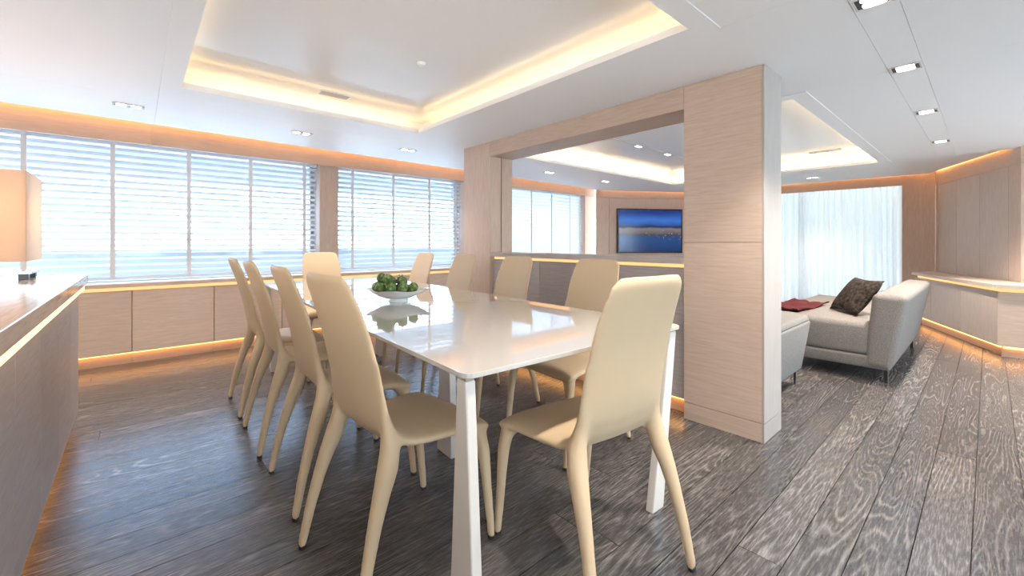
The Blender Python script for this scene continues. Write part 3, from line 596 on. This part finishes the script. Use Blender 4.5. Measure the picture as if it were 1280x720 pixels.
# ------------------------------------------------------------------ dining chairs: one leather skin over back, seat and legs
def chair_skin():
    path = [(-0.284,0.994,.112,.007,.018),(-0.2825,0.985,.140,.010,.018),(-0.277,0.968,.160,.012,.018),(-0.265,0.935,.172,.012,.018),(-0.240,0.87,.181,.013,.018),(-0.212,0.78,.187,.014,.018),(-0.190,0.69,.189,.015,.018),(-0.174,0.61,.191,.016,.017),(-0.158,0.545,.194,.018,.014),(-0.138,0.500,.197,.020,.010),(-0.108,0.466,.200,.022,.006),(-0.065,0.447,.203,.022,.003),(0.0,0.440,.207,.022,.0),(0.10,0.440,.222,.022,-.004),(0.18,0.439,.233,.022,-.006),(0.222,0.433,.237,.019,-.006),(0.240,0.426,.234,.014,-.006),(0.250,0.419,.226,.008,-.006)]
    shell = MB(); rs = []
    for i, (y_, z_, hw, th, bow) in enumerate(path):
        p0, p1 = path[max(i-1, 0)], path[min(i+1, len(path)-1)]
        t = Vector((p1[0]-p0[0], p1[1]-p0[1])).normalized(); n_ = Vector((-t.y, t.x))      # towards the sitter
        R = []
        for k in range(36):
            a = 2*PI*k/36; c, q_ = math.cos(a), math.sin(a)
            x = hw*math.copysign(abs(c)**(2/4.0), c); v = th*math.copysign(abs(q_)**(2/2.6), q_)+bow*(x/hw)**2
            R.append((x, y_+n_.x*v, z_+n_.y*v))
        rs.append(R)
    shell.rings(rs)
    legs = []
    for s_ in (-1, 1):
        legs.append(MB().tube([(s_*.168,-.160,.60),(s_*.172,-.140,.51),(s_*.180,-.135,.455),(s_*.190,-.148,.40),(s_*.199,-.175,.33),(s_*.206,-.200,.25),(s_*.214,-.226,.15),(s_*.224,-.255,0.006)], [.012,.022,.032,.034,.028,.0235,.0205,.0165], 14))
        legs.append(MB().tube([(s_*.145,.135,.436),(s_*.185,.178,.428),(s_*.209,.208,.395),(s_*.216,.222,.33),(s_*.218,.233,.22),(s_*.220,.256,0.006)], [.014,.024,.027,.024,.020,.016], 14))
    allm = MB()
    for m_ in [shell]+legs: allm.add(m_.v, m_.f)
    me = allm.mesh('chair_skin'); o = bpy.data.objects.new('chair_skin_tmp', me); COL.objects.link(o)
    r = o.modifiers.new('r', 'REMESH'); r.mode = 'VOXEL'; r.voxel_size = 0.0075
    s = o.modifiers.new('s', 'SMOOTH'); s.factor = 0.5; s.iterations = 20
    dg = bpy.context.evaluated_depsgraph_get(); em = bpy.data.meshes.new_from_object(o.evaluated_get(dg))
    bpy.data.objects.remove(o, do_unlink=True)
    return em
def split_chair(em):
    nv = [tuple(v.normal) for v in em.vertices]; co = [tuple(v.co) for v in em.vertices]; reg = {}
    for p in em.polygons:
        x, y_, z_ = p.center
        if z_ < 0.395: k = ('leg', x > 0, y_ > 0)
        elif y_ < -0.085 and z_ > 0.478+(y_+0.085)*0.3: k = ('backrest',)
        elif y_ < -0.15 and z_ > 0.40: k = ('backrest',)
        else: k = ('seat',)
        reg.setdefault(k, []).append(tuple(p.vertices))
    out = []
    for k, fs in sorted(reg.items(), key=str):
        ids = {}; 
        for f in fs:
            for i in f: ids.setdefault(i, len(ids))
        me = bpy.data.meshes.new(k[0]); inv = sorted(ids, key=ids.get)
        me.from_pydata([co[i] for i in inv], [], [tuple(ids[i] for i in f) for f in fs])
        me.shade_smooth(); me.normals_split_custom_set_from_vertices([nv[i] for i in inv])
        out.append((k, me))
    return out
CH = empty('dining_chair', (0,0,0))
for k, me in split_chair(chair_skin()):
    p = place(k[0], me, 'leather', CH)
    if k[0] == 'leg':
        sx, yy = (1 if k[1] else -1), (0.254 if k[2] else -0.253)
        fx = 0.2195 if k[2] else 0.2235
        gl = obj('glide', MB().lathe([(0.011,0.0),(0.0125,0.002),(0.0125,0.012)], (sx*fx, yy, 0), 12), 'glide'); gl.parent = p
spots = []
for i, (yc, lb) in enumerate(((3.29, 'first from the window blinds'), (2.667, 'second from the window blinds'), (2.02, 'third from the window blinds'), (1.42, 'fourth from the window blinds'))):
    spots.append((0.725+(0.015, 0, 0, -0.015)[i], yc, -PI/2-math.radians(1.5)+(math.radians(5.5) if i == 3 else 0), 'cream leather dining chair on the counter side of the table, '+lb))
for yc, lb in ((3.57, 'first from the window blinds'), (2.915, 'second from the window blinds'), (2.266, 'third from the window blinds'), (1.56, 'fourth from the window blinds')):
    spots.append((1.80, yc, PI/2-math.radians(2), 'cream leather dining chair on the partition side of the table, '+lb))
spots.append((1.372, 4.20, PI-math.radians(3), 'cream leather dining chair at the head of the table with its back to the blinds'))
spots.append((1.194, 0.936, -math.radians(7.9), 'cream leather dining chair at the table end away from the blinds'))
for i, (x, y_, rz, lb) in enumerate(spots):
    c = CH if i == 0 else copy_tree(CH)
    c.location = (x, y_, 0); c.rotation_euler.z = rz; tag(c, lb, 'chair', 'cream leather dining chairs')

# ------------------------------------------------------------------ bowl of fruit
bx, by = 1.135, 2.27
bw = empty('fruit_bowl', (bx, by, TZ), label='shallow white footed bowl on the white table', cat='bowl')
obj('foot', MB().lathe([(0.056,0.0),(0.055,0.006),(0.048,0.012),(0.046,0.020)], n=32), 'bowl', bw, smooth=True)
def dish_ring(r_, z_, n=48):
    R = []
    for k in range(n):
        a_ = 2*PI*k/n; c4 = math.cos(4*(a_+YAW)); f_ = (r_/0.166)**2
        rr = r_*(1+0.13*c4*f_); R.append((rr*math.cos(a_), rr*math.sin(a_), z_+0.007*c4*f_))
    return R
obj('dish', MB().rings([dish_ring(*p) for p in ((0.030,0.016),(0.075,0.022),(0.120,0.040),(0.162,0.068),(0.166,0.071),(0.160,0.072),(0.118,0.046),(0.074,0.028),(0.02,0.023))]), 'bowl', bw, smooth=True)
random.seed(21)
fr = MB(); rs = []
for i in range(9):
    a = PI*i/8; rr = 0.029*math.sin(a)*(1+0.05*math.cos(a)); rs.append((max(rr, 0.0008), -0.031*math.cos(a)))
fme = fr.lathe(rs, n=16).mesh('skin', smooth=True); sme = MB().tube([(0,0,0.027),(0.002,0,0.036),(0.004,0.001,0.043)], [0.005,0.0045,0.004], 8).mesh('stem', smooth=True)
pos = [(0.0, 0.0, 0.084)] + [(0.062*math.cos(a), 0.062*math.sin(a), 0.089) for a in [k*PI/3+0.2 for k in range(6)]] + [(0.120*math.cos(a), 0.120*math.sin(a), 0.112) for a in (1.7, 2.25, 2.8, 3.35, 3.9, 4.45, 5.0)] + [(0.038*math.cos(a), 0.038*math.sin(a), 0.138) for a in (0.72, 2.82, 4.91)] + [(0.094*math.cos(a), 0.094*math.sin(a), 0.160) for a in (2.53, 3.62)]
for i, (x, y_, z_) in enumerate(pos):
    f_ = empty('green_fruit', (bx+x, by+y_, TZ+z_-0.024), label='round green fruit heaped in the white bowl', cat='fruit', group='green fruit in the bowl')
    f_.rotation_euler = (random.uniform(-1.2,1.2), random.uniform(-1.2,1.2), random.uniform(0,6)); f_.scale = (random.uniform(0.92,1.0),)*3
    place('skin', fme, 'fruit', f_); place('stem', sme, 'stem', f_)

# ------------------------------------------------------------------ sofa, pillow, throw, pouf
sf = empty('sofa', (5.2, 0.9, 0), label='light grey upholstered sofa with a low leaning back', cat='sofa', world=True)
X0, X1 = 4.29, 6.12
obj('base', MB().hexa([(X0+0.02,0.50,0.10),(X1-0.02,0.50,0.10),(X1-0.02,1.33,0.10),(X0+0.02,1.33,0.10),(X0,0.50,0.20),(X1,0.50,0.20),(X1,1.36,0.20),(X0,1.36,0.20)]), 'sofa', sf, bevel=0.018, segs=3, smooth=True)
for a, b in ((X0+0.002, (X0+X1)/2-0.002), ((X0+X1)/2+0.002, X1-0.002)):
    obj('seat_cushion', MB().hexa([(a,0.62,0.197),(b,0.62,0.197),(b,1.36,0.197),(a,1.36,0.197),(a,0.60,0.452),(b,0.60,0.452),(b,1.37,0.470),(a,1.37,0.470)]), 'sofa', sf, bevel=0.045, segs=4, smooth=True)
obj('backrest', MB().hexa([(X0-0.004,0.492,0.10),(X1+0.004,0.492,0.10),(X1+0.004,0.66,0.12),(X0-0.004,0.66,0.12),(X0-0.03,0.390,0.69),(X1+0.03,0.390,0.69),(X1+0.03,0.60,0.70),(X0-0.03,0.60,0.70)]), 'sofa', sf, bevel=0.05, segs=5, smooth=True)
for x in (X0+0.07, X1-0.10):
    for y_ in (0.53, 1.28): obj('leg', MB().box(x-0.015, x+0.03, y_-0.012, y_+0.012, 0.0, 0.105), 'black', sf, bevel=0.002, segs=1)
# pillow
def pillow(n=14):
    mb = MB(); vs = []; 
    for sgn in (1, -1):
        for i in range(n+1):
            for j in range(n+1):
                u, v = i/n*2-1, j/n*2-1; e = (1-u*u)*(1-v*v); k = 1-0.10*(1-abs(u))*abs(v)**4; k2 = 1-0.10*(1-abs(v))*abs(u)**4
                vs.append((0.205*u*k2, sgn*0.065*e**0.45, 0.185*v*k))
    N1 = (n+1)**2; fs = []
    for i in range(n):
        for j in range(n):
            a = i*(n+1)+j; fs += [(a, a+1, a+n+2, a+n+1), (N1+a, N1+a+n+1, N1+a+n+2, N1+a+1)]
    mb.add(vs, fs); me = mb.mesh('cushion_body', smooth=True)
    bm = bmesh.new(); bm.from_mesh(me); bmesh.ops.remove_doubles(bm, verts=bm.verts, dist=0.0005); bmesh.ops.recalc_face_normals(bm, faces=bm.faces); bm.to_mesh(me); bm.free(); me.shade_smooth()
    return me
pw = empty('throw_pillow', (4.86, 0.755, 0.455), label='dark brown patterned pillow leaning on the sofa back', cat='pillow')
pb = place('cushion_body', pillow(), 'pillow', pw); pb.location = (0, 0.05, 0.158); pb.rotation_euler = (math.radians(36), 0, 0)
pw.rotation_euler.z = math.radians(38)
# throw blanket lying along the seat front
mb = MB(); nx, ny = 26, 14; vs = []
for i in range(nx+1):
    for j in range(ny+1):
        u, v = i/nx, j/ny
        x = 4.40+0.80*u; y_ = 1.12+0.30*v-0.06*u
        z = 0.490+0.010*math.sin(9*u+5*v)+0.007*math.sin(17*v-4*u)
        ov = max(0, y_-1.375); z -= 2.2*ov; y_ = min(y_, 1.375)+0.25*ov+0.014*(ov > 0)
        vs.append((x, y_, z))
N1 = len(vs); vs2 = [(a, b+0.002, c-0.012) for a, b, c in vs]; fs = []
for i in range(nx):
    for j in range(ny):
        a = i*(ny+1)+j; fs += [(a, a+ny+1, a+ny+2, a+1), (N1+a, N1+a+1, N1+a+ny+2, N1+a+ny+1)]
for i in range(nx):
    for j in (0, ny): a = i*(ny+1)+j; fs.append((a, a+ny+1, N1+a+ny+1, N1+a))
for i in (0, nx):
    for j in range(ny): a = i*(ny+1)+j; fs.append((a, a+1, N1+a+1, N1+a))
th = empty('throw_blanket', (4.8, 1.25, 0.47), label='burgundy throw blanket lying on the sofa seat', cat='blanket', world=True)
obj('blanket_cloth', mb.add(vs+vs2, fs), 'throw', th, smooth=True)
pf = empty('pouf', (3.52, 1.3, 0), label='grey upholstered pouf with flared sides behind the oak column', cat='pouf', world=True)
obj('body', MB().hexa([(3.22,0.955,0.115),(3.83,0.955,0.115),(3.83,1.62,0.115),(3.22,1.62,0.115),(3.17,0.905,0.49),(3.885,0.905,0.49),(3.885,1.67,0.49),(3.17,1.67,0.49)]), 'pouf', pf, bevel=0.02, segs=3, smooth=True)
obj('top_pad', MB().hexa([(3.175,0.91,0.486),(3.88,0.91,0.486),(3.88,1.665,0.486),(3.175,1.665,0.486),(3.19,0.925,0.535),(3.865,0.925,0.535),(3.865,1.65,0.535),(3.19,1.65,0.535)]), 'pouf', pf, bevel=0.018, segs=3, smooth=True)
for x in (3.27, 3.79):
    for y_ in (0.99, 1.58): obj('leg', MB().tube([(x, y_, 0), (x, y_, 0.13)], [0.008, 0.010], 10), 'black', pf, smooth=True)

# ------------------------------------------------------------------ outside: side deck, overhang, added pale ground, a moored yacht
sd = empty('side_deck', (2, 6.0, -0.1), kind='structure', label='teak side deck with a white bulwark outside the windows', world=True)
obj('deck_boards', MB().box(-4, 12, 5.46, 6.5, -0.12, -0.06), 'deck', sd); obj('bulwark', MB().box(-4, 12, 6.42, 6.5, -0.06, 0.97), 'bulwark', sd); obj('cap_rail', MB().box(-4, 12, 6.38, 6.54, 0.97, 1.01), 'hull', sd)
ov = empty('deck_overhang', (2, 6.0, 2.1), kind='structure', label='white deck overhang outside the windows', world=True)
obj('soffit', MB().box(-4, 12, 5.46, 6.62, 2.15, 2.25), 'hull', ov); obj('fascia', MB().box(-4, 12, 6.60, 6.66, 1.87, 2.25), 'hull', ov)
sea = obj('ground', MB().box(-200, 200, -200, 200, -1.1, -1.0), 'sea'); tag(sea, 'pale ground added outside the windows to bounce light', 'ground', kind='structure')  # pale sheet added in place of water to reflect light onto the ceiling
by_ = empty('moored_yacht', (8, 20, -1.0), label='white motor yacht moored beyond the window blinds', cat='yacht', world=True)
obj('hull', MB().prism([(-14,17),(24,17),(31,20),(24,23),(-14,23)], -1.0, 0.9), 'hull', by_)
ss = obj('superstructure', MB().hexa([(-8,17.6,0.9),(19,17.6,0.9),(19,22.4,0.9),(-8,22.4,0.9),(-6.5,17.9,3.0),(16,17.9,3.0),(16,22.1,3.0),(-6.5,22.1,3.0)]).box(-10, 14, 17.3, 22.7, 3.0, 3.2), 'hull', by_)
for k in range(6):
    x = -5.5+3.6*k; o = sub('window', MB().hexa([(x,17.66,1.45),(x+2.4,17.66,1.45),(x+2.4,17.9,1.45),(x,17.9,1.45),(x+0.1,17.76,2.35),(x+2.3,17.76,2.35),(x+2.3,17.9,2.35),(x+0.1,17.9,2.35)]), 'boat_window', ss)
for o in bpy.data.objects:
    if '_world' in o.keys(): del o['_world']
